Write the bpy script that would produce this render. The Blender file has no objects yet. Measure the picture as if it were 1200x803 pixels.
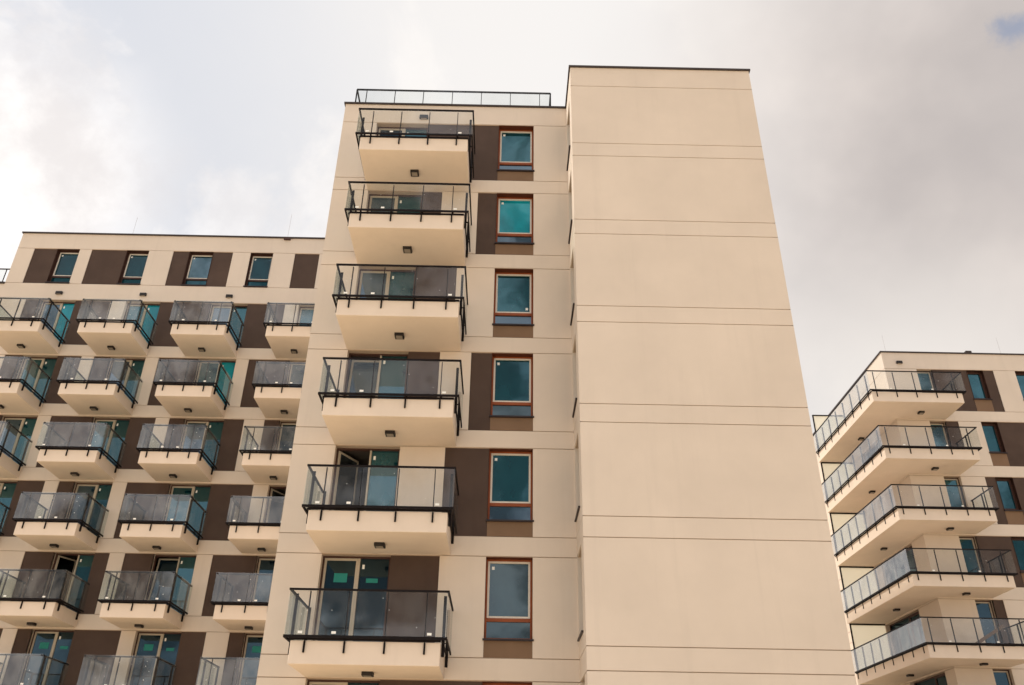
import bpy, math, random
from mathutils import Matrix, Vector
random.seed(7)
scene = bpy.context.scene
COL = scene.collection

# ------------------------------------------------------------------ camera, sky, sun, exposure
cam_d = bpy.data.cameras.new('camera'); cam = bpy.data.objects.new('camera', cam_d); COL.objects.link(cam)
cam_d.sensor_width = 36.0; cam_d.lens = 29.526; cam_d.clip_start = 0.1; cam_d.clip_end = 3000
CR = Matrix(((0.99979447, -0.01964279, -0.00501684), (-0.01409661, -0.49571551, -0.86837055), (0.01457029, 0.8682628, -0.49589052)))
cam.matrix_world = CR.to_4x4()
scene.camera = cam

SUN_EL = math.radians(52); SUN_AZ = math.radians(-88)      # azimuth measured from +Y towards +X
SUN_DIR = Vector((math.sin(SUN_AZ) * math.cos(SUN_EL), math.cos(SUN_AZ) * math.cos(SUN_EL), math.sin(SUN_EL)))
sun_d = bpy.data.lights.new('sun', 'SUN'); sun_d.energy = 2.4; sun_d.angle = math.radians(4); sun_d.color = (1.0, 0.93, 0.82)
sun = bpy.data.objects.new('sun', sun_d); COL.objects.link(sun)
sun.rotation_euler = SUN_DIR.to_track_quat('Z', 'Y').to_euler(); sun.location = (-40, -20, 60)

world = bpy.data.worlds.new('World'); scene.world = world; world.use_nodes = True
nt = world.node_tree; nt.nodes.clear()
def N(t, typ, **kw):
    n = t.nodes.new(typ)
    for k, v in kw.items():
        if k == 'inp':
            for i, x in v.items(): n.inputs[i].default_value = x
        else: setattr(n, k, v)
    return n
def math_n(t, op, a, b=None, clamp=False):
    n = N(t, 'ShaderNodeMath', operation=op); n.use_clamp = clamp
    for i, x in enumerate((a, b)):
        if x is None: continue
        if hasattr(x, 'links'): t.links.new(x, n.inputs[i])
        else: n.inputs[i].default_value = x
    return n.outputs[0]
def mix_c(t, fac, a, b):
    n = N(t, 'ShaderNodeMix', data_type='RGBA')
    for s, x in ((0, fac), (6, a), (7, b)):
        if hasattr(x, 'links'): t.links.new(x, n.inputs[s])
        else: n.inputs[s].default_value = x if s == 0 else (*x[:3], 1)
    return n.outputs[2]
def ramp(t, fac, a, b, smooth=True):
    n = N(t, 'ShaderNodeMapRange', interpolation_type='SMOOTHSTEP' if smooth else 'LINEAR')
    t.links.new(fac, n.inputs[0]); n.inputs[1].default_value = a; n.inputs[2].default_value = b
    return n.outputs[0]
def noise(t, vec, scale, detail=6, rough=.55, dist=0.0, col=False):
    n = N(t, 'ShaderNodeTexNoise', inp={'Scale': scale, 'Detail': detail, 'Roughness': rough, 'Distortion': dist})
    t.links.new(vec, n.inputs['Vector'])
    return n.outputs['Color' if col else 'Fac']
tc = N(nt, 'ShaderNodeTexCoord'); DIR = tc.outputs['Generated']
sky = N(nt, 'ShaderNodeTexSky', sky_type='NISHITA'); sky.sun_disc = False
sky.sun_elevation = SUN_EL; sky.sun_rotation = SUN_AZ; sky.air_density = 1.2; sky.dust_density = 2.0
def near(d, lo, hi, warp, wscale=3.0):
    """1 inside a patch of sky round direction d, 0 outside, with a ragged cloud edge"""
    w = N(nt, 'ShaderNodeVectorMath', operation='SCALE'); nt.links.new(noise(nt, DIR, wscale, 7, .6, col=True), w.inputs[0]); w.inputs['Scale'].default_value = warp
    a = N(nt, 'ShaderNodeVectorMath', operation='ADD'); nt.links.new(DIR, a.inputs[0]); nt.links.new(w.outputs[0], a.inputs[1])
    s = N(nt, 'ShaderNodeVectorMath', operation='DISTANCE'); nt.links.new(a.outputs[0], s.inputs[0])
    s.inputs[1].default_value = [x + warp * .5 for x in d]
    return ramp(nt, s.outputs['Value'], hi, lo)
K = 8.8
def kc(r, g, b): return (r * K, g * K, b * K)
thin = mix_c(nt, .9, sky.outputs[0], kc(.635, .645, .68))                      # pale veiled blue
cum = ramp(nt, noise(nt, DIR, 4.2, 9, .58, .25), .47, .58)
puff = noise(nt, DIR, 9.0, 8, .6)
cloud_lit = mix_c(nt, ramp(nt, puff, .35, .65), kc(.74, .705, .695), kc(.94, .905, .88))
heap = near((-.50, .655, .565), .05, .19, .16, 4.5)                              # heaped white cloud at the far left
cover = math_n(nt, 'MAXIMUM', math_n(nt, 'MULTIPLY', cum, .6), heap)
c1 = mix_c(nt, cover, thin, cloud_lit)
veil = near((0.15, .62, .75), .18, .62, .18)                                   # warm white veil behind the tower
c2 = mix_c(nt, math_n(nt, 'MULTIPLY', veil, .8), c1, kc(.82, .785, .75))
bank = near((0.50, .62, .58), .10, .50, .16, 2.2)                              # grey cloud bank to the right
bank_c = mix_c(nt, ramp(nt, noise(nt, DIR, 3.2, 5, .5), .30, .72), kc(.455, .415, .40), kc(.70, .63, .585))
c3 = mix_c(nt, bank, c2, bank_c)
hole = near((.484, .556, .676), .004, .024, .07, 18)
glow = near((.44, .80, .38), .04, .25, .10, 2.5)                               # warm pale gap low on the right
c3b = mix_c(nt, math_n(nt, 'MULTIPLY', glow, .75), c3, kc(.76, .715, .67))
c4 = mix_c(nt, math_n(nt, 'MULTIPLY', hole, .8), c3b, kc(.26, .30, .40))
sep = N(nt, 'ShaderNodeSeparateXYZ'); nt.links.new(DIR, sep.inputs[0])
zen = math_n(nt, 'ADD', math_n(nt, 'MULTIPLY', ramp(nt, sep.outputs[2], .82, .97), 1.3), 1.0)      # overcast sky: brightest overhead
back = math_n(nt, 'ADD', math_n(nt, 'MULTIPLY', ramp(nt, sep.outputs[1], -.45, .25), -.45), 1.45)     # unseen sky behind the camera brightened to light the facades
west = math_n(nt, 'ADD', math_n(nt, 'MULTIPLY', ramp(nt, math_n(nt, 'MULTIPLY', sep.outputs[0], -1.0), .58, .85), .5), 1.0)
gaps = ramp(nt, noise(nt, DIR, 7.0, 7, .6, .4), .42, .54)                                         # broken cloud behind the camera, mirrored by the windows
broken = math_n(nt, 'SUBTRACT', 1.0, math_n(nt, 'MULTIPLY', math_n(nt, 'MULTIPLY', math_n(nt, 'SUBTRACT', 1.0, gaps), ramp(nt, math_n(nt, 'MULTIPLY', sep.outputs[1], -1.0), .0, .3)), .78))
lum = math_n(nt, 'MULTIPLY', math_n(nt, 'MULTIPLY', math_n(nt, 'MULTIPLY', zen, back), west), broken)
c5 = N(nt, 'ShaderNodeVectorMath', operation='SCALE'); nt.links.new(c4, c5.inputs[0]); nt.links.new(lum, c5.inputs['Scale'])
bg = N(nt, 'ShaderNodeBackground', inp={'Strength': 0.1}); nt.links.new(c5.outputs[0], bg.inputs[0])
wo = N(nt, 'ShaderNodeOutputWorld'); nt.links.new(bg.outputs[0], wo.inputs[0])

vs = scene.view_settings
vs.view_transform = 'Standard'; vs.look = 'None'; vs.exposure = 0.47; vs.gamma = 1.0; vs.use_curve_mapping = False
scene.render.engine = 'CYCLES'
scene.cycles.max_bounces = 8; scene.cycles.transparent_max_bounces = 24; scene.cycles.diffuse_bounces = 4
scene.cycles.use_denoising = True

# ------------------------------------------------------------------ materials
def new_mat(name):
    m = bpy.data.materials.new(name); m.use_nodes = True
    t = m.node_tree; t.nodes.clear()
    o = N(t, 'ShaderNodeOutputMaterial'); return m, t, o
def obj_coord(t): return N(t, 'ShaderNodeTexCoord').outputs['Object']
def world_pos(t): return N(t, 'ShaderNodeNewGeometry').outputs['Position']
def scaled(t, v, s):
    n = N(t, 'ShaderNodeVectorMath', operation='MULTIPLY'); t.links.new(v, n.inputs[0]); n.inputs[1].default_value = s; return n.outputs[0]
def surf(name, base, rough=.8, var=.05, scale=1.3, bump=0.0, bscale=90, metal=0.0, streak=0.0, spec=.3):
    m, t, o = new_mat(name)
    p = N(t, 'ShaderNodeBsdfPrincipled'); p.inputs['Roughness'].default_value = rough; p.inputs['Metallic'].default_value = metal
    p.inputs['Specular IOR Level'].default_value = spec
    pos = world_pos(t)
    f = noise(t, pos, scale, 6, .6)
    lo = [c * (1 - var) for c in base]; hi = [min(1, c * (1 + var)) for c in base]
    c = mix_c(t, ramp(t, f, .3, .7, False), lo, hi)
    if streak:
        s = noise(t, scaled(t, pos, (3.5, 3.5, .16)), 1.0, 5, .6)
        c = mix_c(t, math_n(t, 'MULTIPLY', ramp(t, s, .52, .75), streak), c, [x * .8 for x in base])
    t.links.new(c, p.inputs['Base Color'])
    if bump:
        b = N(t, 'ShaderNodeBump', inp={'Strength': bump, 'Distance': .004}); t.links.new(noise(t, pos, bscale, 3, .6), b.inputs['Height'])
        t.links.new(b.outputs[0], p.inputs['Normal'])
    t.links.new(p.outputs[0], o.inputs[0]); return m
def pane_mat(name, base, tint, refl=1.0, ior=1.75):
    """glazing seen from outside: dark tinted room tone under a coated, reflecting surface"""
    m, t, o = new_mat(name)
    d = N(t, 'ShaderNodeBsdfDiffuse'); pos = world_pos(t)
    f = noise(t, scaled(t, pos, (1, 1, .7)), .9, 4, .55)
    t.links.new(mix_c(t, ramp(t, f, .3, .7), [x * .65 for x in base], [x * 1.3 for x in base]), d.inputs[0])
    g = N(t, 'ShaderNodeBsdfGlossy'); g.inputs['Roughness'].default_value = .03; g.inputs[0].default_value = (*tint, 1)
    bp = N(t, 'ShaderNodeBump', inp={'Strength': .12, 'Distance': .02}); t.links.new(noise(t, pos, 1.1, 2, .5), bp.inputs['Height'])
    t.links.new(bp.outputs[0], g.inputs['Normal'])
    fr = N(t, 'ShaderNodeFresnel'); fr.inputs[0].default_value = ior
    x = N(t, 'ShaderNodeMixShader'); t.links.new(math_n(t, 'MULTIPLY', fr.outputs[0], refl, True), x.inputs[0])
    t.links.new(d.outputs[0], x.inputs[1]); t.links.new(g.outputs[0], x.inputs[2]); t.links.new(x.outputs[0], o.inputs[0]); return m
def rail_glass(name, trans=(.955, .966, .96), haze=.03, ior=1.65):
    m, t, o = new_mat(name)
    tr = N(t, 'ShaderNodeBsdfTransparent'); tr.inputs[0].default_value = (*trans, 1)
    g = N(t, 'ShaderNodeBsdfGlossy'); g.inputs['Roughness'].default_value = .02
    geo = N(t, 'ShaderNodeNewGeometry'); fr = N(t, 'ShaderNodeFresnel'); fr.inputs[0].default_value = ior
    front = math_n(t, 'SUBTRACT', 1.0, geo.outputs['Backfacing'])
    x = N(t, 'ShaderNodeMixShader'); t.links.new(math_n(t, 'MULTIPLY', fr.outputs[0], front), x.inputs[0])
    d = N(t, 'ShaderNodeBsdfDiffuse'); d.inputs[0].default_value = (.72, .72, .70, 1)
    dm = N(t, 'ShaderNodeMixShader')
    haze_mask = ramp(t, noise(t, scaled(t, geo.outputs['Position'], (1, 1, .6)), 2.2, 7, .65), .3, .8)  # patchy white film: smudges plus sky reflection put in as diffuse colour
    t.links.new(math_n(t, 'MULTIPLY', math_n(t, 'MULTIPLY', haze_mask, haze * 2), front), dm.inputs[0])
    t.links.new(tr.outputs[0], dm.inputs[1]); t.links.new(d.outputs[0], dm.inputs[2])
    t.links.new(dm.outputs[0], x.inputs[1]); t.links.new(g.outputs[0], x.inputs[2]); t.links.new(x.outputs[0], o.inputs[0]); return m

M = {}
M['plaster'] = surf('cream_render', (.665, .57, .48), .9, .05, .45, .3, 140, streak=.17, spec=.15)
M['joint'] = surf('render_joint', (.42, .32, .24), .9, .05)
M['brown'] = surf('brown_render', (.078, .051, .040), .85, .13, 1.1, .3, 120, streak=.25, spec=.2)
M['spandrel'] = surf('light_brown_render', (.20, .125, .078), .85, .08, 1.4, .2, 120, spec=.2)
M['frame'] = surf('rust_brown_frame', (.27, .066, .018), .5, .15, 3)
M['frame_dark'] = surf('dark_brown_frame', (.062, .027, .019), .5, .12, 3)
M['shaded_door_sash'] = surf('shaded_door_sash', (.46, .40, .32), .45, .04, 3)  # white sash with the shade of the door recess put into its colour
M['rod'] = surf('pale_rod', (.45, .43, .42), .5, .05, 3)
M['sash'] = surf('white_sash', (.68, .62, .54), .45, .04, 3)
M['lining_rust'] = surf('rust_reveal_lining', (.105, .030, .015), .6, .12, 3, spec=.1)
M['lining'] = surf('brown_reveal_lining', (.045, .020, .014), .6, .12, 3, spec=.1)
M['sill'] = surf('dark_sill_metal', (.028, .019, .020), .45, .15, 3)
M['rail'] = surf('dark_railing_steel', (.010, .007, .007), .55, .2, 4, spec=.12)
M['coping'] = surf('dark_roof_coping', (.040, .028, .024), .5, .15, 2)
M['slab'] = surf('cream_balcony_render', (.73, .615, .51), .9, .045, .8, .25, 140, streak=.14, spec=.15)
M['lamp_body'] = surf('lamp_housing', (.018, .014, .013), .5, .1, 5)
M['lamp_lens'] = surf('lamp_lens', (.30, .25, .20), .4, .05, 5)
M['white_tag'] = surf('white_paper', (.85, .84, .80), .7, .02, 5)
M['teal_sheet'] = surf('teal_paper_behind_glass', (.015, .22, .19), .5, .05, 6)
M['roof'] = surf('roof_felt', (.12, .11, .10), .95, .15, 1.0)
def frosted(name, base):
    m, t, o = new_mat(name); d = N(t, 'ShaderNodeBsdfDiffuse'); d.inputs[0].default_value = (*base, 1)
    r = N(t, 'ShaderNodeBsdfTranslucent'); r.inputs[0].default_value = (*base, 1); g = N(t, 'ShaderNodeBsdfGlossy'); g.inputs['Roughness'].default_value = .3
    x = N(t, 'ShaderNodeMixShader'); x.inputs[0].default_value = .6; t.links.new(d.outputs[0], x.inputs[1]); t.links.new(r.outputs[0], x.inputs[2])
    y = N(t, 'ShaderNodeMixShader'); y.inputs[0].default_value = .05; t.links.new(x.outputs[0], y.inputs[1]); t.links.new(g.outputs[0], y.inputs[2])
    t.links.new(y.outputs[0], o.inputs[0]); return m
M['screen'] = frosted('frosted_screen', (.92, .92, .80))
M['wood'] = surf('weathered_board', (.16, .10, .065), .8, .15, 3)
M['card'] = surf('cardboard', (.42, .33, .22), .9, .1, 3)
M['interior'] = surf('unlit_room', (.10, .085, .075), .95, .1, 1)
M['paving'] = surf('pale_sandy_paving', (.68, .55, .38), .95, .18, .8, .4, 12)
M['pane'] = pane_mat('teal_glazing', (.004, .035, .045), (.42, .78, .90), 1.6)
M['pane_top'] = pane_mat('sky_lit_glazing', (.008, .040, .055), (.66, .88, .98), 2.1)  # paler glazing copy, brighter sky reflection set in its tint
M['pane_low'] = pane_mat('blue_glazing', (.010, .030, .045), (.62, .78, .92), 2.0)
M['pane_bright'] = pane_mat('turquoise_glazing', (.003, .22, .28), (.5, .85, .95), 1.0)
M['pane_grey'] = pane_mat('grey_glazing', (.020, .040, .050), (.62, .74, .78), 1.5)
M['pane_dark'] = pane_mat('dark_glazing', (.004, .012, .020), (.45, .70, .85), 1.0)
M['glass'] = rail_glass('balustrade_glass')
M['glass_side'] = rail_glass('balustrade_glass_hazy', (.90, .935, .925), .07)  # side panels: deeper tint and more haze than the fronts
M['glass_pale'] = rail_glass('balustrade_glass_sky_lit', (.93, .95, .94), .09, 1.95)  # paler copy, sky reflection strengthened with added white haze
M['glass_end'] = rail_glass('balustrade_glass_reflecting', (.90, .915, .91), .18, 3.3)  # grazing sky reflection partly put in as white haze

# ------------------------------------------------------------------ mesh helpers
ORG = {}                                              # world origin of every object that has children
def tag(o, **kw):
    for k, v in kw.items():
        if v: o[k] = v
    return o
def empty(name, loc, **kw):
    o = bpy.data.objects.new(name, None); COL.objects.link(o); o.location = loc; ORG[o] = Vector(loc); return tag(o, **kw)
FRONT = lambda y0: (lambda u, z, d: (u, y0 + d, z))   # a facade that faces the camera (-Y); d = depth into the wall
LEFT = lambda x0: (lambda u, z, d: (x0 + d, u, z))    # a facade that faces -X; u runs along Y
RIGHT = lambda x0: (lambda u, z, d: (x0 - d, u, z))
class MB:
    def __init__(s): s.v = []; s.f = []; s.m = []
    def quad(s, pts, mi=0):
        n = len(s.v); s.v += [tuple(p) for p in pts]; s.f.append(tuple(range(n, n + len(pts)))); s.m.append(mi)
    def box(s, a, b, mi=0):
        (x0, y0, z0), (x1, y1, z1) = [tuple(map(f, zip(a, b))) for f in (min, max)]
        n = len(s.v)
        s.v += [(x0, y0, z0), (x1, y0, z0), (x1, y1, z0), (x0, y1, z0), (x0, y0, z1), (x1, y0, z1), (x1, y1, z1), (x0, y1, z1)]
        for q in ((0, 3, 2, 1), (4, 5, 6, 7), (0, 1, 5, 4), (1, 2, 6, 5), (2, 3, 7, 6), (3, 0, 4, 7)):
            s.f.append(tuple(n + i for i in q)); s.m.append(mi)
    def pbox(s, P, u0, u1, z0, z1, d0, d1, mi=0): s.box(P(u0, z0, d0), P(u1, z1, d1), mi)
    def bar(s, p, q, w, h, mi=0):
        """rectangular bar between two points"""
        p, q = Vector(p), Vector(q); d = (q - p).normalized()
        up = Vector((0, 0, 1)) if abs(d.z) < .9 else Vector((0, 1, 0))
        sx = d.cross(up).normalized() * w / 2; sz = sx.cross(d).normalized() * h / 2
        n = len(s.v)
        for c in (p, q):
            for a, b in ((-1, -1), (1, -1), (1, 1), (-1, 1)): s.v.append(tuple(c + sx * a + sz * b))
        for k in range(4): s.f.append((n + k, n + (k + 1) % 4, n + 4 + (k + 1) % 4, n + 4 + k)); s.m.append(mi)
        s.f += [(n + 3, n + 2, n + 1, n), (n + 4, n + 5, n + 6, n + 7)]; s.m += [mi, mi]
    def disc(s, c, r, axis='y', k=8):
        n = len(s.v)
        for i in range(k):
            a = 2 * math.pi * i / k; u, w = r * math.cos(a), r * math.sin(a)
            s.v.append((c[0] + u, c[1], c[2] + w) if axis == 'y' else (c[0], c[1] + u, c[2] + w))
        s.f.append(tuple(range(n, n + k))); s.m.append(0)
    def prism(s, poly, z0, z1, mi=0):
        n = len(s.v); k = len(poly)
        s.v += [(x, y, z0) for x, y in poly] + [(x, y, z1) for x, y in poly]
        s.f += [tuple(n + k - 1 - i for i in range(k)), tuple(n + k + i for i in range(k))]; s.m += [mi, mi]
        for i in range(k): s.f.append((n + i, n + (i + 1) % k, n + k + (i + 1) % k, n + k + i)); s.m.append(mi)
    def build(s, name, mats, parent=None, bevel=0, **kw):
        org = ORG.get(parent, Vector((0, 0, 0))) if parent else Vector((0, 0, 0))
        c = Vector((0, 0, 0))
        if s.v: c = sum((Vector(v) for v in s.v), Vector()) / len(s.v)
        me = bpy.data.meshes.new(name); me.from_pydata([tuple(Vector(v) - c) for v in s.v], [], s.f)
        for m in (mats if isinstance(mats, (list, tuple)) else [mats]): me.materials.append(M[m])
        me.polygons.foreach_set('material_index', s.m); me.update()
        o = bpy.data.objects.new(name, me); COL.objects.link(o); o.location = c - org; ORG[o] = c
        if parent: o.parent = parent
        if bevel:
            b = o.modifiers.new('bevel', 'BEVEL'); b.width = bevel; b.segments = 2; b.limit_method = 'ANGLE'
        return tag(o, **kw)

def facade(mb, P, u0, u1, z0, z1, holes):
    """wall skin as a height field: holes = (u0, u1, z0, z1, depth, material of its back or None); later holes win"""
    us = sorted({u0, u1} | {min(max(x, u0), u1) for h in holes for x in h[:2]})
    zs = sorted({z0, z1} | {min(max(x, z0), z1) for h in holes for x in h[2:4]})
    nu, nz = len(us) - 1, len(zs) - 1
    D = [[0.0] * nz for _ in range(nu)]; B = [[0] * nz for _ in range(nu)]
    for h in holes:
        for i in range(nu):
            if us[i] + 1e-6 < h[0] or us[i + 1] - 1e-6 > h[1]: continue
            for j in range(nz):
                if zs[j] + 1e-6 < h[2] or zs[j + 1] - 1e-6 > h[3]: continue
                D[i][j] = h[4]; B[i][j] = h[5]
    side = lambda i, j: 0 if B[i][j] in (None, 0) and D[i][j] == 0 else (B[i][j] if B[i][j] is not None else 0)
    for i in range(nu):
        j = 0
        while j < nz:
            d, b = D[i][j], B[i][j]; k = j
            while k + 1 < nz and D[i][k + 1] == d and B[i][k + 1] == b: k += 1
            if b is not None: mb.quad([P(us[i], zs[j], d), P(us[i + 1], zs[j], d), P(us[i + 1], zs[k + 1], d), P(us[i], zs[k + 1], d)], b)
            j = k + 1
        for j in range(nz):
            if i + 1 < nu and D[i][j] != D[i + 1][j]:
                a = (i, j) if D[i][j] < D[i + 1][j] else (i + 1, j)
                mb.quad([P(us[i + 1], zs[j], D[i][j]), P(us[i + 1], zs[j], D[i + 1][j]), P(us[i + 1], zs[j + 1], D[i + 1][j]), P(us[i + 1], zs[j + 1], D[i][j])], side(*a))
            if j + 1 < nz and D[i][j] != D[i][j + 1]:
                a = (i, j) if D[i][j] < D[i][j + 1] else (i, j + 1)
                mb.quad([P(us[i], zs[j + 1], D[i][j]), P(us[i + 1], zs[j + 1], D[i][j]), P(us[i + 1], zs[j + 1], D[i][j + 1]), P(us[i], zs[j + 1], D[i][j + 1])], side(*a))

GW, GD = .022, .030                                    # width and depth of a scored joint
PANEL_D, WIN_D = .035, .30
def joint(z, u0, u1): return (u0, u1, z - GW / 2, z + GW / 2, GD, 1)

def window(b, P, u0, u1, z0, z1, pane='pane', low='pane_low', label=None, sticker=True, frame='frame', transom=.45, sash='sash', lined=True):
    """rust-brown outer frame with a white opening sash over a fixed lower light, and a projecting metal sill"""
    f = MB(); w = .055; a, c = .21, .30
    f.pbox(P, u0, u0 + w, z0, z1, a, c); f.pbox(P, u1 - w, u1, z0, z1, a, c)
    f.pbox(P, u0 + w, u1 - w, z1 - w, z1, a, c); f.pbox(P, u0 + w, u1 - w, z0, z0 + w, a, c)
    zt = z0 + transom
    f.pbox(P, u0 + w, u1 - w, zt, zt + .085, a + .005, c)
    fr = f.build('window', frame, b, label=label)
    r = MB(); e = .012
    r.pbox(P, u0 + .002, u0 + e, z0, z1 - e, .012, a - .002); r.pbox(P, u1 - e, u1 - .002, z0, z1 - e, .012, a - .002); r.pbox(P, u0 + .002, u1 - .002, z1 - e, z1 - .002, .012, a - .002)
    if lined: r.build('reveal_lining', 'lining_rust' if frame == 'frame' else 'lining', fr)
    s = MB(); q = .05; x0, x1, y0, y1 = u0 + w, u1 - w, zt + .085, z1 - w
    d0, d1 = a + .02, c - .01
    s.pbox(P, x0, x0 + q, y0, y1, d0, d1); s.pbox(P, x1 - q, x1, y0, y1, d0, d1)
    s.pbox(P, x0 + q, x1 - q, y0, y0 + q, d0, d1); s.pbox(P, x0 + q, x1 - q, y1 - q, y1, d0, d1)
    s.build('sash', sash, fr)
    g = MB(); g.pbox(P, x0 + q, x1 - q, y0 + q, y1 - q, d0 + .03, d1 - .005); g.build('pane', pane, fr)
    g = MB(); g.pbox(P, x0, x1, z0 + w, zt, a + .05, c - .01); g.build('pane', low, fr)
    k = MB(); k.pbox(P, u0 - .03, u1 + .03, z0 - .045, z0 - .003, -.05, .24); k.build('sill', 'sill', fr)
    if sticker:
        t = MB(); su = x0 + q + .05 if sticker is True else x1 - q - .12
        sz = y1 - q - .16 if sticker is True else y0 + q + .08
        t.pbox(P, su, su + .07, sz, sz + .08, d0 + .024, d0 + .029); t.build('sticker', 'white_tag', fr)
    return fr

def door(b, P, u0, u1, z0, z1, leaf=.52, mode='shut', pane='pane', low='pane', mirror=False, sheets=False, label=None, fixed=True, sash='shaded_door_sash', sticker=True):
    """balcony door: white-framed opening leaf beside a fixed light, in a dark brown frame"""
    a, c, w = .20, .30, .05
    um = u0 + (u1 - u0) * leaf
    U = (lambda u: u0 + u1 - u) if mirror else (lambda u: u)
    Q = lambda u, z, d: P(U(u), z, d)
    f = MB()
    f.pbox(Q, u0, u0 + w, z0, z1, a, c); f.pbox(Q, u1 - w, u1, z0, z1, a, c)
    f.pbox(Q, u0 + w, u1 - w, z1 - w, z1, a, c); f.pbox(Q, u0 + w, u1 - w, z0, z0 + .06, a, c)
    fr = f.build('balcony_door', 'frame_dark', b, label=label)
    x0, x1, y0, y1 = u0 + w, um, z0 + .06, z1 - w
    s = MB(); q = .058; d0, d1 = a + .02, c - .01
    def leafbox(ua, ub, za, zb, da, db, mb):
        if mode == 'tilt':                              # bottom-hung: the head leans into the room
            sh = lambda z: (z - y0) * .13
            n = len(mb.v)
            for z in (za, zb):
                for uu, dd in ((ua, da), (ub, da), (ub, db), (ua, db)): mb.v.append(Q(uu, z, dd + sh(z)))
            for r in ((0, 3, 2, 1), (4, 5, 6, 7), (0, 1, 5, 4), (1, 2, 6, 5), (2, 3, 7, 6), (3, 0, 4, 7)): mb.f.append(tuple(n + i for i in r)); mb.m.append(0)
        elif mode == 'open':                            # swung inwards on its outer stile
            n = len(mb.v); A = math.radians(62)
            def R(uu, z, dd):
                lu, ld = uu - x0, dd - d1
                return Q(x0 + .03 + lu * math.cos(A) + ld * math.sin(A), z, d1 + lu * math.sin(A) - ld * math.cos(A) * -1)
            for z in (za, zb):
                for uu, dd in ((ua, da), (ub, da), (ub, db), (ua, db)): mb.v.append(R(uu, z, dd))
            for r in ((0, 3, 2, 1), (4, 5, 6, 7), (0, 1, 5, 4), (1, 2, 6, 5), (2, 3, 7, 6), (3, 0, 4, 7)): mb.f.append(tuple(n + i for i in r)); mb.m.append(0)
        else: mb.pbox(Q, ua, ub, za, zb, da, db)
    leafbox(x0, x0 + q, y0, y1, d0, d1, s); leafbox(x1 - q, x1, y0, y1, d0, d1, s)
    leafbox(x0 + q, x1 - q, y0, y0 + q, d0, d1, s); leafbox(x0 + q, x1 - q, y1 - q, y1, d0, d1, s)
    s.build('door_leaf', sash, fr, label={'tilt': 'white door leaf tilted open at its top', 'open': 'white door leaf swung open inwards'}.get(mode))
    g = MB(); leafbox(x0 + q, x1 - q, y0 + q, y1 - q, d0 + .03, d1 - .01, g); g.build('pane', pane, fr)
    if fixed:
        mu = MB(); mu.pbox(Q, um + .002, um + .05, y0, y1, a + .01, c - .005); mu.build('mullion', sash, fr)
        g = MB(); g.pbox(Q, um + .062, u1 - w, y0, y1, a + .05, c - .01); g.build('pane', low, fr)
        t = MB() if sticker else None
        if sticker: t.pbox(Q, um + .11, um + .17, y1 - .26, y1 - .15, a + .043, a + .048); t.build('sticker', 'white_tag', fr)
    if sheets:
        t = MB(); t.pbox(Q, x0 + .28, x0 + .62, z1 - .66, z1 - .43, d0 + .022, d0 + .028); t.build('paper_sheet', 'teal_sheet', fr)
        t = MB(); t.pbox(Q, um + .24, um + .54, z1 - .66, z1 - .55, a + .042, a + .048); t.build('paper_sheet', 'teal_sheet', fr)
    if mode != 'shut':
        r = MB(); dd = 2.2; o = .315
        A_, B_ = u0 - .4, u1 + .4
        for q4 in (((A_, z0, dd), (B_, z0, dd), (B_, z1 + .1, dd), (A_, z1 + .1, dd)),
                   ((A_, z0, o), (B_, z0, o), (B_, z0, dd), (A_, z0, dd)), ((A_, z1 + .1, o), (B_, z1 + .1, o), (B_, z1 + .1, dd), (A_, z1 + .1, dd)),
                   ((A_, z0, o), (A_, z0, dd), (A_, z1 + .1, dd), (A_, z1 + .1, o)), ((B_, z0, o), (B_, z0, dd), (B_, z1 + .1, dd), (B_, z1 + .1, o)),
                   ((A_, z0, o), (u0, z0, o), (u0, z1 + .1, o), (A_, z1 + .1, o)), ((u1, z0, o), (B_, z0, o), (B_, z1 + .1, o), (u1, z1 + .1, o)),
                   ((u0, z1, o), (u1, z1, o), (u1, z1 + .1, o), (u0, z1 + .1, o))):
            r.quad([Q(*p) for p in q4])
        r.build('room', 'interior', fr)
    return fr

def panel(b, P, u0, u1, z0, z1, mat='brown', name='cladding_panel', d=PANEL_D, label=None):
    m = MB(); m.pbox(P, u0, u1, z0, z1, d, d + .09); return m.build(name, mat, b, label=label)

def lamp_down(parent, x, y, z, s=.13):
    m = MB(); m.box((x - s, y - s, z - .09), (x + s, y + s, z - .002)); o = m.build('ceiling_lamp', 'lamp_body', parent, bevel=.012)
    k = MB(); k.box((x - s * .68, y - s * .68, z - .097), (x + s * .68, y + s * .68, z - .088)); k.build('lamp_lens', 'lamp_lens', o if parent is None or parent.parent is None else parent)
    return o
def lamp_wall(b, x, y, z):
    m = MB(); m.box((x - .15, y - .10, z - .075), (x + .15, y - .002, z + .075)); o = m.build('wall_lamp', 'lamp_body', b, bevel=.015)
    k = MB(); k.box((x - .10, y - .085, z - .083), (x + .10, y - .02, z - .074)); k.build('lamp_lens', 'lamp_lens', o)

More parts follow.
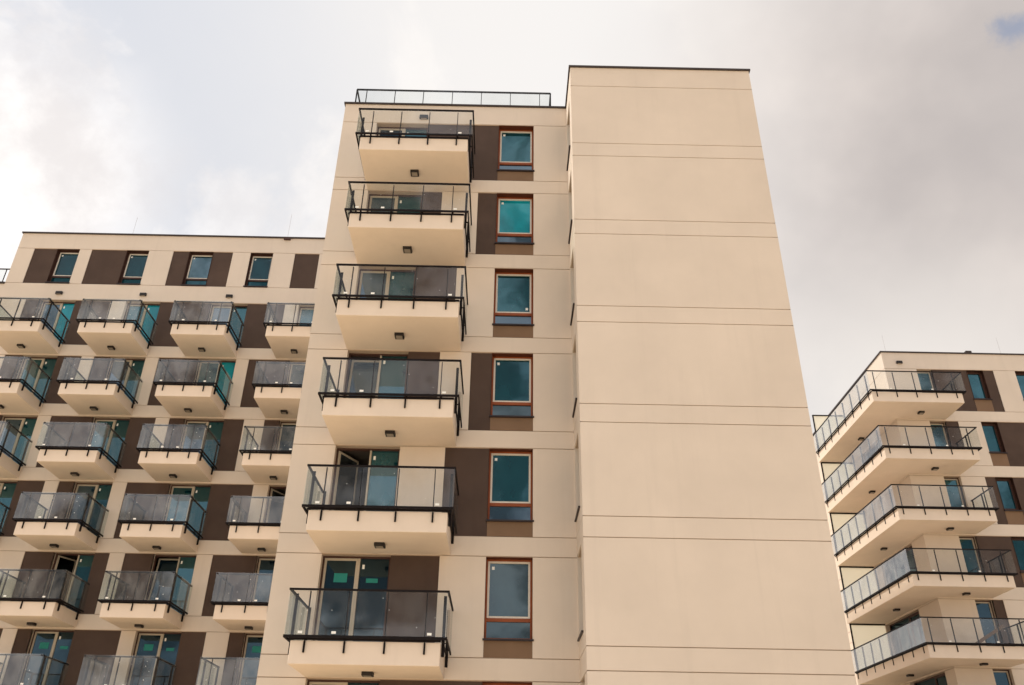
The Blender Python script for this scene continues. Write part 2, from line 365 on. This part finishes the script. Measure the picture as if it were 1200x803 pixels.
# ------------------------------------------------------------------ balustrades
def run(par, p, q, z, posts, out, gmat='glass', top=1.12, cap=True, post_foot=-.26, panels=None, thick=.012):
    """one straight side of a balustrade from p to q (plan points on the glass line); out = outward plan normal"""
    p, q, out = Vector((*p, 0)), Vector((*q, 0)), Vector((*out, 0)); L = (q - p).length; d = (q - p) / L
    Z = Vector((0, 0, 1))
    pt = lambda s, o, h: p + d * s + out * o + Z * (z + h)
    for s in posts:
        m = MB(); m.bar(pt(s, -.085, post_foot), pt(s, -.085, top - .04), .018 if abs(d.x) > .5 else .07, .07 if abs(d.x) > .5 else .018)
        m.bar(pt(s, -.085, post_foot), pt(s, -.085, -.02), .04, .05)
        m.build('post', 'rail', par)
    cuts = [0] + list(panels if panels is not None else posts) + [L]
    for a, b in zip(cuts, cuts[1:]):
        if b - a < .05: continue
        m = MB(); m.bar(pt(a + .006, 0, .11), pt(b - .006, 0, .11), thick, .02)
        m.v = []; m.f = []; m.m = []
        a3, b3 = pt(a + .006, 0, .09), pt(b - .006, 0, top - (.03 if cap else -.02))
        w = out * thick / 2; n = 0
        lo, hi = a3.z, b3.z
        c = [Vector((x.x, x.y, h)) + w * s for h in (lo, hi) for x, s in ((a3, 1), (b3, 1), (b3, -1), (a3, -1))]
        m.v = [tuple(x) for x in c]
        m.f = [(0, 3, 2, 1), (4, 5, 6, 7), (0, 1, 5, 4), (1, 2, 6, 5), (2, 3, 7, 6), (3, 0, 4, 7)]; m.m = [0] * 6
        m.build('glass_panel', gmat, par)
    return pt, L, d

def fix_normals(o):
    import bmesh
    bm = bmesh.new(); bm.from_mesh(o.data); bmesh.ops.recalc_face_normals(bm, faces=bm.faces); bm.to_mesh(o.data); bm.free()

def rails(par, path, z, top=1.12, cap=True, name_h='handrail', name_b='base_rail', inner=.12):
    """handrail and double bottom rail along a plan polyline (outer glass line, in order left-front-right)"""
    h = MB(); off = 0 if cap else -.05
    for a, b in zip(path, path[1:]):
        A, B = Vector((*a, 0)), Vector((*b, 0)); d = (B - A).normalized(); n = Vector((d.y, -d.x, 0))
        h.bar(A + n * off + Vector((0, 0, z + top - .02)) - d * .02, B + n * off + Vector((0, 0, z + top - .02)) + d * .02, .05, .042)
    h.build(name_h, 'rail', par)
    g = MB()
    for i, (a, b) in enumerate(zip(path, path[1:])):
        A, B = Vector((*a, 0)), Vector((*b, 0)); d = (B - A).normalized(); n = Vector((d.y, -d.x, 0))
        g.bar(A + Vector((0, 0, z + .07)) - d * .02, B + Vector((0, 0, z + .07)) + d * .02, .035, .06)
        e0 = inner if i > 0 else 0; e1 = inner if i < len(path) - 2 else 0
        g.bar(A - n * inner * .8 + d * e0 + Vector((0, 0, z + .035)), B - n * inner * .8 - d * e1 + Vector((0, 0, z + .035)), .035, .05)
        L = (B - A).length; k = max(2, int(L / .9))
        for j in range(k):
            s = L * (j + .5) / k
            g.bar(A + d * s + Vector((0, 0, z + .06)), A + d * s - n * inner * .8 + Vector((0, 0, z + .05)), .05, .012)
    g.build(name_b, 'rail', par)

def spots(par, x0, x1, y, z0, z1, n, rnd):
    m = MB()
    for _ in range(n): m.disc((rnd.uniform(x0, x1), y, rnd.uniform(z0, z1)), rnd.choice((.008, .010, .013)))
    m.build('white_specks', 'white_tag', par)  # small white specks scattered over the glass
def tags(par, xs, y, z):
    for x in xs:
        m = MB(); m.box((x - .05, y - .004, z), (x + .05, y, z + .055)); m.build('glass_tag', 'white_tag', par)

def balcony(b, x0, x1, yw, yf, z, posts, sides, side_posts, lamp, cap, left=True, right=True, rnd=random, over=(.13, .13), tag_x=(), gmat='glass'):
    """cantilevered slab (top at z) with a glass balustrade on three sides and a lamp under it"""
    s = MB(); s.box((x0, yf, z - .5), (x1, yw, z)); sl = s.build('balcony', 'slab', b, bevel=.012)
    yg = yf - .10; xl, xr = x0 - over[0], x1 + over[1]
    run(sl, (xl, yg), (xr, yg), z, [x0 + p - xl for p in posts], (0, -1), cap=cap, gmat=gmat)
    path = []
    ye = yw - .06
    if left:
        run(sl, (xl, ye), (xl, yg), z, [ye - p for p in side_posts], (-1, 0), cap=cap, gmat='glass_side'); path.append((xl, ye))
    path += [(xl, yg), (xr, yg)]
    if right:
        run(sl, (xr, yg), (xr, ye), z, [p - yg for p in side_posts], (1, 0), cap=cap, gmat='glass_side'); path.append((xr, ye))
    rails(sl, path, z, cap=cap)
    lamp_down(sl, lamp[0], lamp[1], z - .5)
    spots(sl, xl + .2, xr - .1, yg - .009, z + .2, z + 1.0, rnd.randint(5, 10), rnd)
    tags(sl, tag_x, yg - .008, z + .13)
    for c in sl.children:
        if c.name.startswith('glass_panel'): fix_normals(c)
    return sl
def copy_tree(o, dx, dz, par):
    c = o.copy(); COL.objects.link(c); c.parent = par; c.location = o.location + Vector((dx, 0, dz))
    ORG[c] = ORG[o] + Vector((dx, 0, dz))
    for ch in o.children:
        k = ch.copy(); COL.objects.link(k); k.parent = c
    return c

def coping(b, boxes):
    m = MB()
    for q in boxes: m.box(*q)
    m.build('roof_coping', 'coping', b)
def rod(b, x, y, z, h):
    m = MB(); m.bar((x, y, z), (x, y, z + h), .009, .009); m.build('lightning_rod', 'rod', b)

# ------------------------------------------------------------------ ground
G = -1.6
m = MB(); m.quad([(-900, -900, G), (900, -900, G), (900, 900, G), (-900, 900, G)]); m.build('ground', 'paving', kind='structure')

# ------------------------------------------------------------------ THE TOWER with its blank wing
TY, WY = 21.5, 19.65
BK = lambda k: 3.45 + 3.0 * k                 # slab top / lower joint of storey k
HK = lambda k: BK(k) + 2.48                   # head joint of storey k
ROOF = 21.80
tower = empty('apartment_building', (1.0, TY, G), label='tallest cream block with a column of wide balconies and a blank projecting wing', category='apartment building')
F = FRONT(TY)
XL_, XC, WR = -5.84, 1.89, 7.82
DX0, DX1, WX0, WX1 = -4.67, -2.90, -.45, .75
holes = [joint(BK(k), XL_, XC) for k in range(-1, 6)] + [joint(HK(k), XL_, XC) for k in range(-1, 6)]
browns = {5: [(DX1, WX0)], 4: [(-2.90, -2.24), (-1.07, WX0)], 3: [(-2.90, -1.62)], 2: [(-2.90, -1.97), (-1.06, WX0)], 1: [(-1.66, WX0)], 0: [(-2.90, -1.64)], -1: [(-2.90, WX0)]}
g2 = GW / 2
for k in range(-1, 6):
    z0, z1 = BK(k) + g2, HK(k) - g2
    for a, c in browns[k]: holes.append((a, c, z0, z1, PANEL_D, None)); panel(tower, F, a, c, z0, z1)
    holes.append((DX0, DX1, z0, z1, WIN_D, None))
    zs = BK(k) + .45
    holes.append((WX0, WX1, zs, z1, WIN_D, None)); holes.append((WX0, WX1, z0, zs, .02, None))
    panel(tower, F, WX0, WX1, z0, zs, 'spandrel', 'spandrel_panel', .02)
    window(tower, F, WX0, WX1, zs, z1, pane={4: 'pane_bright', 0: 'pane_grey', -1: 'pane_grey'}.get(k, 'pane'), low='pane_grey' if k in (2, 0) else 'pane_low', sticker={3: 'low'}.get(k, True),
           label={4: 'window with bright turquoise glass'}.get(k))
    door(tower, F, DX0, DX1, z0, z1, mode={2: 'tilt', 1: 'open'}.get(k, 'shut'), pane={0: 'pane_dark', -1: 'pane_dark', 5: 'pane_dark'}.get(k, 'pane_low'), low='pane' if k > 0 else 'pane_dark', sheets=k < 1)
w = MB(); facade(w, F, XL_, XC, G, ROOF, [h for h in holes])
w.quad([(XL_, TY, G), (XL_, 45, G), (XL_, 45, ROOF), (XL_, TY, ROOF)])
w.quad([(XL_, 45, G), (WR, 45, G), (WR, 45, ROOF), (XL_, 45, ROOF)])
w.quad([(XL_, TY, ROOF), (XC, TY, ROOF), (XC, 45, ROOF), (XL_, 45, ROOF)], 2)
w.quad([(XC, WY, ROOF), (WR, WY, ROOF), (WR, 45, ROOF), (XC, 45, ROOF)], 2)
wz = [joint(f(k), XC, WR) for k in range(-1, 6) for f in (BK, HK)]
facade(w, FRONT(WY), XC, WR, G, ROOF, wz)
sw = [joint(f(k), WY, 45) for k in range(-1, 6) for f in (BK, HK)]
facade(w, RIGHT(WR), WY, 45, G, ROOF, sw)
lw = [joint(f(k), WY, TY) for k in range(-1, 6) for f in (BK, HK)]
PL = LEFT(XC)
for k in range(-1, 6):
    lw.append((20.27, 21.40, BK(k) + .45, HK(k) - g2, WIN_D, None))
    window(tower, PL, 20.27, 21.40, BK(k) + .45, HK(k) - g2, sticker=False, frame='frame_dark', lined=False)
facade(w, PL, WY, TY, G, ROOF, lw)
w.build('wall', ['plaster', 'joint', 'roof'], tower)
coping(tower, [((XL_ - .05, TY - .05, ROOF - .03), (XC - .005, TY + .35, ROOF + .035)), ((XL_ - .05, TY + .35, ROOF - .03), (XL_ + .35, 45, ROOF + .035)),
               ((XC - .05, WY - .05, ROOF - .028), (WR + .05, WY + .35, ROOF + .038)), ((XC - .048, WY + .35, ROOF - .029), (XC + .35, TY + 8, ROOF + .034)), ((WR - .35, WY + .35, ROOF - .029), (WR + .05, 45, ROOF + .034))])
proto = balcony(tower, -4.71, -1.37, TY, 19.6, BK(0), (.32, 1.21, 2.10, 2.99), True, (19.86, 21.32), (-3.07, 20.6), True, tag_x=(-4.5, -3.75, -1.62))
for k in range(1, 6): copy_tree(proto, 0, 3.0 * k, tower)
lamp_wall(tower, -3.06, TY, 21.18)
# roof terrace balustrade
rr = MB(); zr = ROOF + .06; yr = TY + .34
h = MB(); h.bar((-5.60, yr, zr + .98), (1.36, yr, zr + .98), .05, .045); h.bar((-5.60, yr, zr + .98), (-5.60, yr + 6, zr + .98), .05, .045); h.bar((1.36, yr, zr + .98), (1.36, yr + 6, zr + .98), .05, .045)
for x in (-5.60, 1.36): h.bar((x, yr, zr - .06), (x, yr, zr + .98), .04, .04)
rail_t = h.build('roof_railing', 'rail', tower)
xs = [-5.24, -4.22, -3.20, -2.16, -1.12, -.08, .97]
for x in xs:
    q = MB(); q.bar((x, yr, zr - .06), (x, yr, zr + .96), .022, .05); q.build('post', 'rail', rail_t)
cuts = [-5.58] + xs + [1.34]
for a, c in zip(cuts, cuts[1:]):
    q = MB(); q.box((a + .006, yr - .05, zr + .02), (c - .006, yr - .038, zr + .95)); q.build('glass_panel', 'glass', rail_t)

# ------------------------------------------------------------------ THE LONG BLOCK on the left
LY = 33.1
LB = lambda k: 3.71 + 2.928 * k
LH = lambda k: LB(k) + 2.36
LROOF, LX = 24.50, -23.6
left = empty('apartment_building', (-15, LY, G), label='lower long cream block on the left with many small balconies in four columns', category='apartment building')
FL = FRONT(LY); LE = -40.0
holes = [joint(LB(k), LE, XL_) for k in range(-1, 6)] + [joint(LH(k), LE, XL_) for k in range(-1, 6)] + [joint(21.61, LX, XL_), joint(23.60, LX, XL_)]
DO = [(-21.62, -20.06), (-17.72, -16.13), (-13.80, -12.10), (-9.73, -8.10)]
LBR = {5: [(-22.35, -21.62), (-20.06, -18.42), (-16.13, -13.80), (-12.10, -10.35)],
       4: [(-22.40, -21.62), (-20.06, -18.98), (-18.43, -17.72), (-15.55, -13.80), (-11.54, -9.73)],
       3: [(-23.0, -21.62), (-19.50, -17.72), (-16.13, -15.02), (-14.44, -13.80), (-12.10, -11.24), (-10.37, -9.73)],
       2: [(-20.06, -18.91), (-18.34, -17.72), (-15.55, -13.80), (-12.10, -10.35)],
       1: [(-18.86, -17.72), (-16.13, -15.52), (-14.93, -13.80), (-11.47, -9.73)],
       0: [(-20.06, -18.80), (-18.26, -17.72), (-16.13, -14.35), (-12.10, -11.15), (-10.28, -9.73)],
       -1: [(-19.5, -17.72), (-15.5, -13.80), (-12.10, -10.9)]}
MODES = {(1, 1): 'open', (1, 2): 'tilt', (2, 3): 'open'}
for k in range(-1, 6):
    z0, z1 = LB(k) + g2, LH(k) - g2
    for a, c in LBR[k]: holes.append((a, c, z0, z1, PANEL_D, None)); panel(left, FL, a, c, z0, z1)
    for i, (a, c) in enumerate(DO):
        holes.append((a, c, z0, z1, WIN_D, None))
        dk = k < 2
        door(left, FL, a, c, z0, z1, leaf=.55, mode=MODES.get((k, i), 'shut'), pane='pane_dark' if dk or (k, i) == (3, 3) else ('pane_low' if (k + i) % 2 else 'pane'), low='pane_dark' if k < 1 else ('pane_bright' if (k, i) in ((5, 0), (5, 1), (4, 2)) else 'pane'), sheets=(k == 0))
tz0, tz1 = 21.61 + g2, 23.60 - g2
for a, c in [(-22.80, -21.70), (-20.05, -18.37), (-16.14, -15.37), (-14.23, -13.28), (-10.31, -9.13)]:
    holes.append((a, c, tz0, tz1, PANEL_D, None)); panel(left, FL, a, c, tz0, tz1)
for i, (a, c) in enumerate([(-21.70, -20.62), (-18.37, -17.30), (-15.37, -14.23), (-12.43, -11.35)]):
    holes.append((a, c, tz0, tz1, WIN_D, None)); window(left, FL, a, c, tz0 + .05, tz1, pane='pane_top', low='pane', transom=.42, frame='frame_dark')
w = MB()
facade(w, FL, LE, LX, G, 21.56, [h for h in holes if h[3] < 21.56])
facade(w, FL, LX, XL_, G, LROOF, holes)
w.quad([(LX, LY, 21.4), (LX, 45, 21.4), (LX, 45, LROOF), (LX, LY, LROOF)]); w.quad([(LX, LY, LROOF), (XL_, LY, LROOF), (XL_, 45, LROOF), (LX, 45, LROOF)], 2)
w.quad([(LE, LY, 21.56), (LX, LY, 21.56), (LX, 45, 21.56), (LE, 45, 21.56)], 2); w.quad([(LE, LY, G), (LE, 45, G), (LE, 45, 21.56), (LE, LY, 21.56)])
w.quad([(LE, 45, G), (XL_, 45, G), (XL_, 45, LROOF), (LE, 45, LROOF)]); w.quad([(XL_, LY, 21.7), (XL_, 45, 21.7), (XL_, 45, LROOF), (XL_, LY, LROOF)])
w.build('wall', ['plaster', 'joint', 'roof'], left)
coping(left, [((LX - .05, LY - .06, LROOF - .03), (XL_ + .05, LY + .35, LROOF + .04)), ((LX - .05, LY + .35, LROOF - .03), (LX + .35, 45, LROOF + .04)), ((LE, LY - .06, 21.53), (LX - .001, LY + .35, 21.62))])
for x in (-20.9, -17.0, -13.0): lamp_wall(left, x, LY, 21.06)
mo = MB(); mo.box((-10.95, LY - .10, LROOF - .14), (-10.64, LY - .002, LROOF - .032)); mo.build('overflow_spout', 'frame_dark', left)
rod(left, -19.0, LY + 1.2, LROOF, 2.0); rod(left, -11.2, LY + 1.2, LROOF, 2.4)
h = MB(); h.bar((LE, LY + .3, 22.56), (LX, LY + .3, 22.56), .05, .045); rl = h.build('roof_railing', 'rail', left)
for x in [LX - .35 - 1.0 * i for i in range(10)]:
    q = MB(); q.bar((x, LY + .3, 21.55), (x, LY + .3, 22.55), .022, .05); q.build('post', 'rail', rl)
    q = MB(); q.box((x - .99, LY + .25, 21.66), (x - .01, LY + .262, 22.53)); q.build('glass_panel', 'glass', rl)
SLX = [(-22.31, -20.02), (-18.36, -16.08), (-14.40, -12.10), (-10.35, -8.05)]
lproto = []
for v in range(3):
    rnd = random.Random(31 + v)
    lproto.append(balcony(left, SLX[1][0], SLX[1][1], LY, 31.1, LB([4, 3, 2][v]), (.27, 1.10, 1.93), True, (31.34, 32.86), (-17.38, 32.35), False, rnd=rnd, gmat='glass_pale', tag_x=[(-17.9, -16.5), (-18.2, -16.4), (-17.5, -16.9)][v]))
done = {(4, 1), (3, 1), (2, 1)}
n = 0
for k in range(0, 6):
    for i in range(4):
        if (k, i) in done: continue
        n += 1; v = (k * 2 + i) % 3
        copy_tree(lproto[v], SLX[i][0] - SLX[1][0], LB(k) - LB([4, 3, 2][v]), left)

# ------------------------------------------------------------------ THE BLOCK on the right with wrap-round balconies
RY, RX = 38.2, 19.55
RB, RH = LB, LH
RROOF = 21.68
right = empty('apartment_building', (28, RY, G), label='cream block on the right with long balconies wrapped round its corner', category='apartment building')
FR = FRONT(RY); RE = 48.0
holes = [joint(f(k), RX, RE) for k in range(-1, 6) for f in (RB, RH)]
RBR = {5: [(22.02, 23.80), (24.66, 25.19)], 4: [(22.02, 22.64), (24.62, 29.0)], 3: [(23.20, 23.72), (24.56, 29.0)], 2: [(22.02, 23.66), (24.55, 29.0)], 1: [(22.02, 22.48)], 0: [], -1: []}
RW = {5: [(23.80, 24.66), (26.31, 27.2)], 4: [(23.78, 24.62)], 3: [(23.72, 24.56)], 2: [(23.66, 24.55)], 1: [(24.5, 25.4)], 0: [(24.5, 25.4)], -1: []}
for k in range(-1, 6):
    z0, z1 = RB(k) + g2, RH(k) - g2
    for a, c in RBR[k]: holes.append((a, c, z0, z1, PANEL_D, None)); panel(right, FR, a, c, z0, z1)
    holes.append((21.20, 22.02, z0, z1, WIN_D, None))
    door(right, FR, 21.20, 22.02, z0, z1, leaf=.98, mirror=True, pane='pane' if k > 1 else 'pane_dark', fixed=False)
    for a, c in RW[k]:
        zs = RB(k) + .70
        holes.append((a, c, zs, z1, WIN_D, None)); holes.append((a, c, z0, zs, .028, None)); panel(right, FR, a, c, z0, zs, 'spandrel', 'spandrel_panel', .028)
        window(right, FR, a, c, zs, z1, pane='pane', low='pane_dark', transom=.02, sticker=False, frame='frame_dark', sash='frame_dark')
w = MB(); facade(w, FR, RX, RE, G, RROOF, holes)
PR = LEFT(RX); lh = [joint(f(k), RY, 60) for k in range(-1, 6) for f in (RB, RH)]
SIDE = {4: (40.3, 43.0), 2: (39.5, 43.2), 1: (40.25, 44.1), 0: (39.1, 42.7), -1: (40.0, 43.0)}
for k, (a, c) in SIDE.items():
    z0, z1 = RB(k) + g2, RH(k) - g2
    lh.append((a, c, z0, z1, WIN_D, None)); door(right, PR, a, c, z0, z1, leaf=.4, pane='pane_dark', low='pane_dark', sash='frame_dark', sticker=False)
facade(w, PR, RY, 60, G, RROOF, lh)
w.quad([(RX, RY, RROOF), (RE, RY, RROOF), (RE, 60, RROOF), (RX, 60, RROOF)], 2); w.quad([(RE, RY, G), (RE, 60, G), (RE, 60, RROOF), (RE, RY, RROOF)]); w.quad([(RX, 60, G), (RE, 60, G), (RE, 60, RROOF), (RX, 60, RROOF)])
w.build('wall', ['plaster', 'joint', 'roof'], right)
coping(right, [((RX - .05, RY - .05, RROOF - .03), (RE, RY + .35, RROOF + .04)), ((RX - .05, RY + .35, RROOF - .03), (RX + .35, 60, RROOF + .04))])
lamp_wall(right, 20.38, RY, 21.06)
mo = MB(); mo.box((24.05, RY - .02, RROOF + .042), (24.35, RY + .2, RROOF + .17)); mo.build('roof_vent', 'coping', right)
rod(right, 20.6, RY + 1.5, RROOF, 1.9); rod(right, 26.9, RY + 1.5, RROOF, 1.9)
def l_balcony(k):
    z = RB(k); x0, x1, yf, ye = 17.66, 22.05, 36.25, 44.22
    s = MB(); s.prism([(x0, yf), (x1, yf), (x1, RY), (RX, RY), (RX, ye), (x0, ye)], z - .5, z); sl = s.build('balcony', 'slab', right)
    xl, xr, yg = x0 - .08, x1 + .16, yf - .09
    run(sl, (xl, ye), (xl, yg), z, [ye - y for y in (44.0, 42.9, 41.86, 40.82, 39.76, 38.70, 37.67, 36.64)], (-1, 0), gmat='glass_end')
    run(sl, (xl, yg), (xr, yg), z, [x - xl for x in (17.90, 18.87, 19.83, 20.80, 21.77)], (0, -1))
    run(sl, (xr, yg), (xr, RY - .06), z, [.9, 1.75], (1, 0))
    rails(sl, [(xl, ye), (xl, yg), (xr, yg), (xr, RY - .06)], z, inner=.09)
    lamp_down(sl, 20.42, 37.35, z - .5); lamp_down(sl, 18.72, 40.7, z - .5)
    q = MB(); q.quad([(17.80, ye - .05, z + .02), (RX - .003, ye - .05, z + .02), (RX - .003, ye - .05, z + 2.36), (17.80, ye - .05, z + 2.36)]); q.build('partition_screen', 'screen', sl)
    q = MB(); q.box((17.74, ye - .10, z + 2.36), (RX - .003, ye - .01, z + 2.42)); q.box((17.74, ye - .09, z + .01), (17.80, ye - .02, z + 2.36)); q.build('screen_frame', 'rail', sl)
    rnd = random.Random(90 + k); spots(sl, xl + .2, xr - .2, yg - .009, z + .2, z + 1.0, 6, rnd)
    tags(sl, [18.6, 20.6][:1 + k % 2], yg - .008, z + .12)
    for c in sl.children:
        if c.name.startswith('glass_panel'): fix_normals(c)
    return sl
rp = l_balcony(5)
for k in range(0, 5): copy_tree(rp, 0, RB(k) - RB(5), right)

# ------------------------------------------------------------------ things left out on the right-hand balconies
m = MB(); m.bar((19.85, 37.0, RB(1) + .06), (21.15, 36.42, RB(1) + .86), .03, .13); m.build('wooden_board', 'wood', label='brown board propped aslant on the second lowest balcony of the right block', category='board')
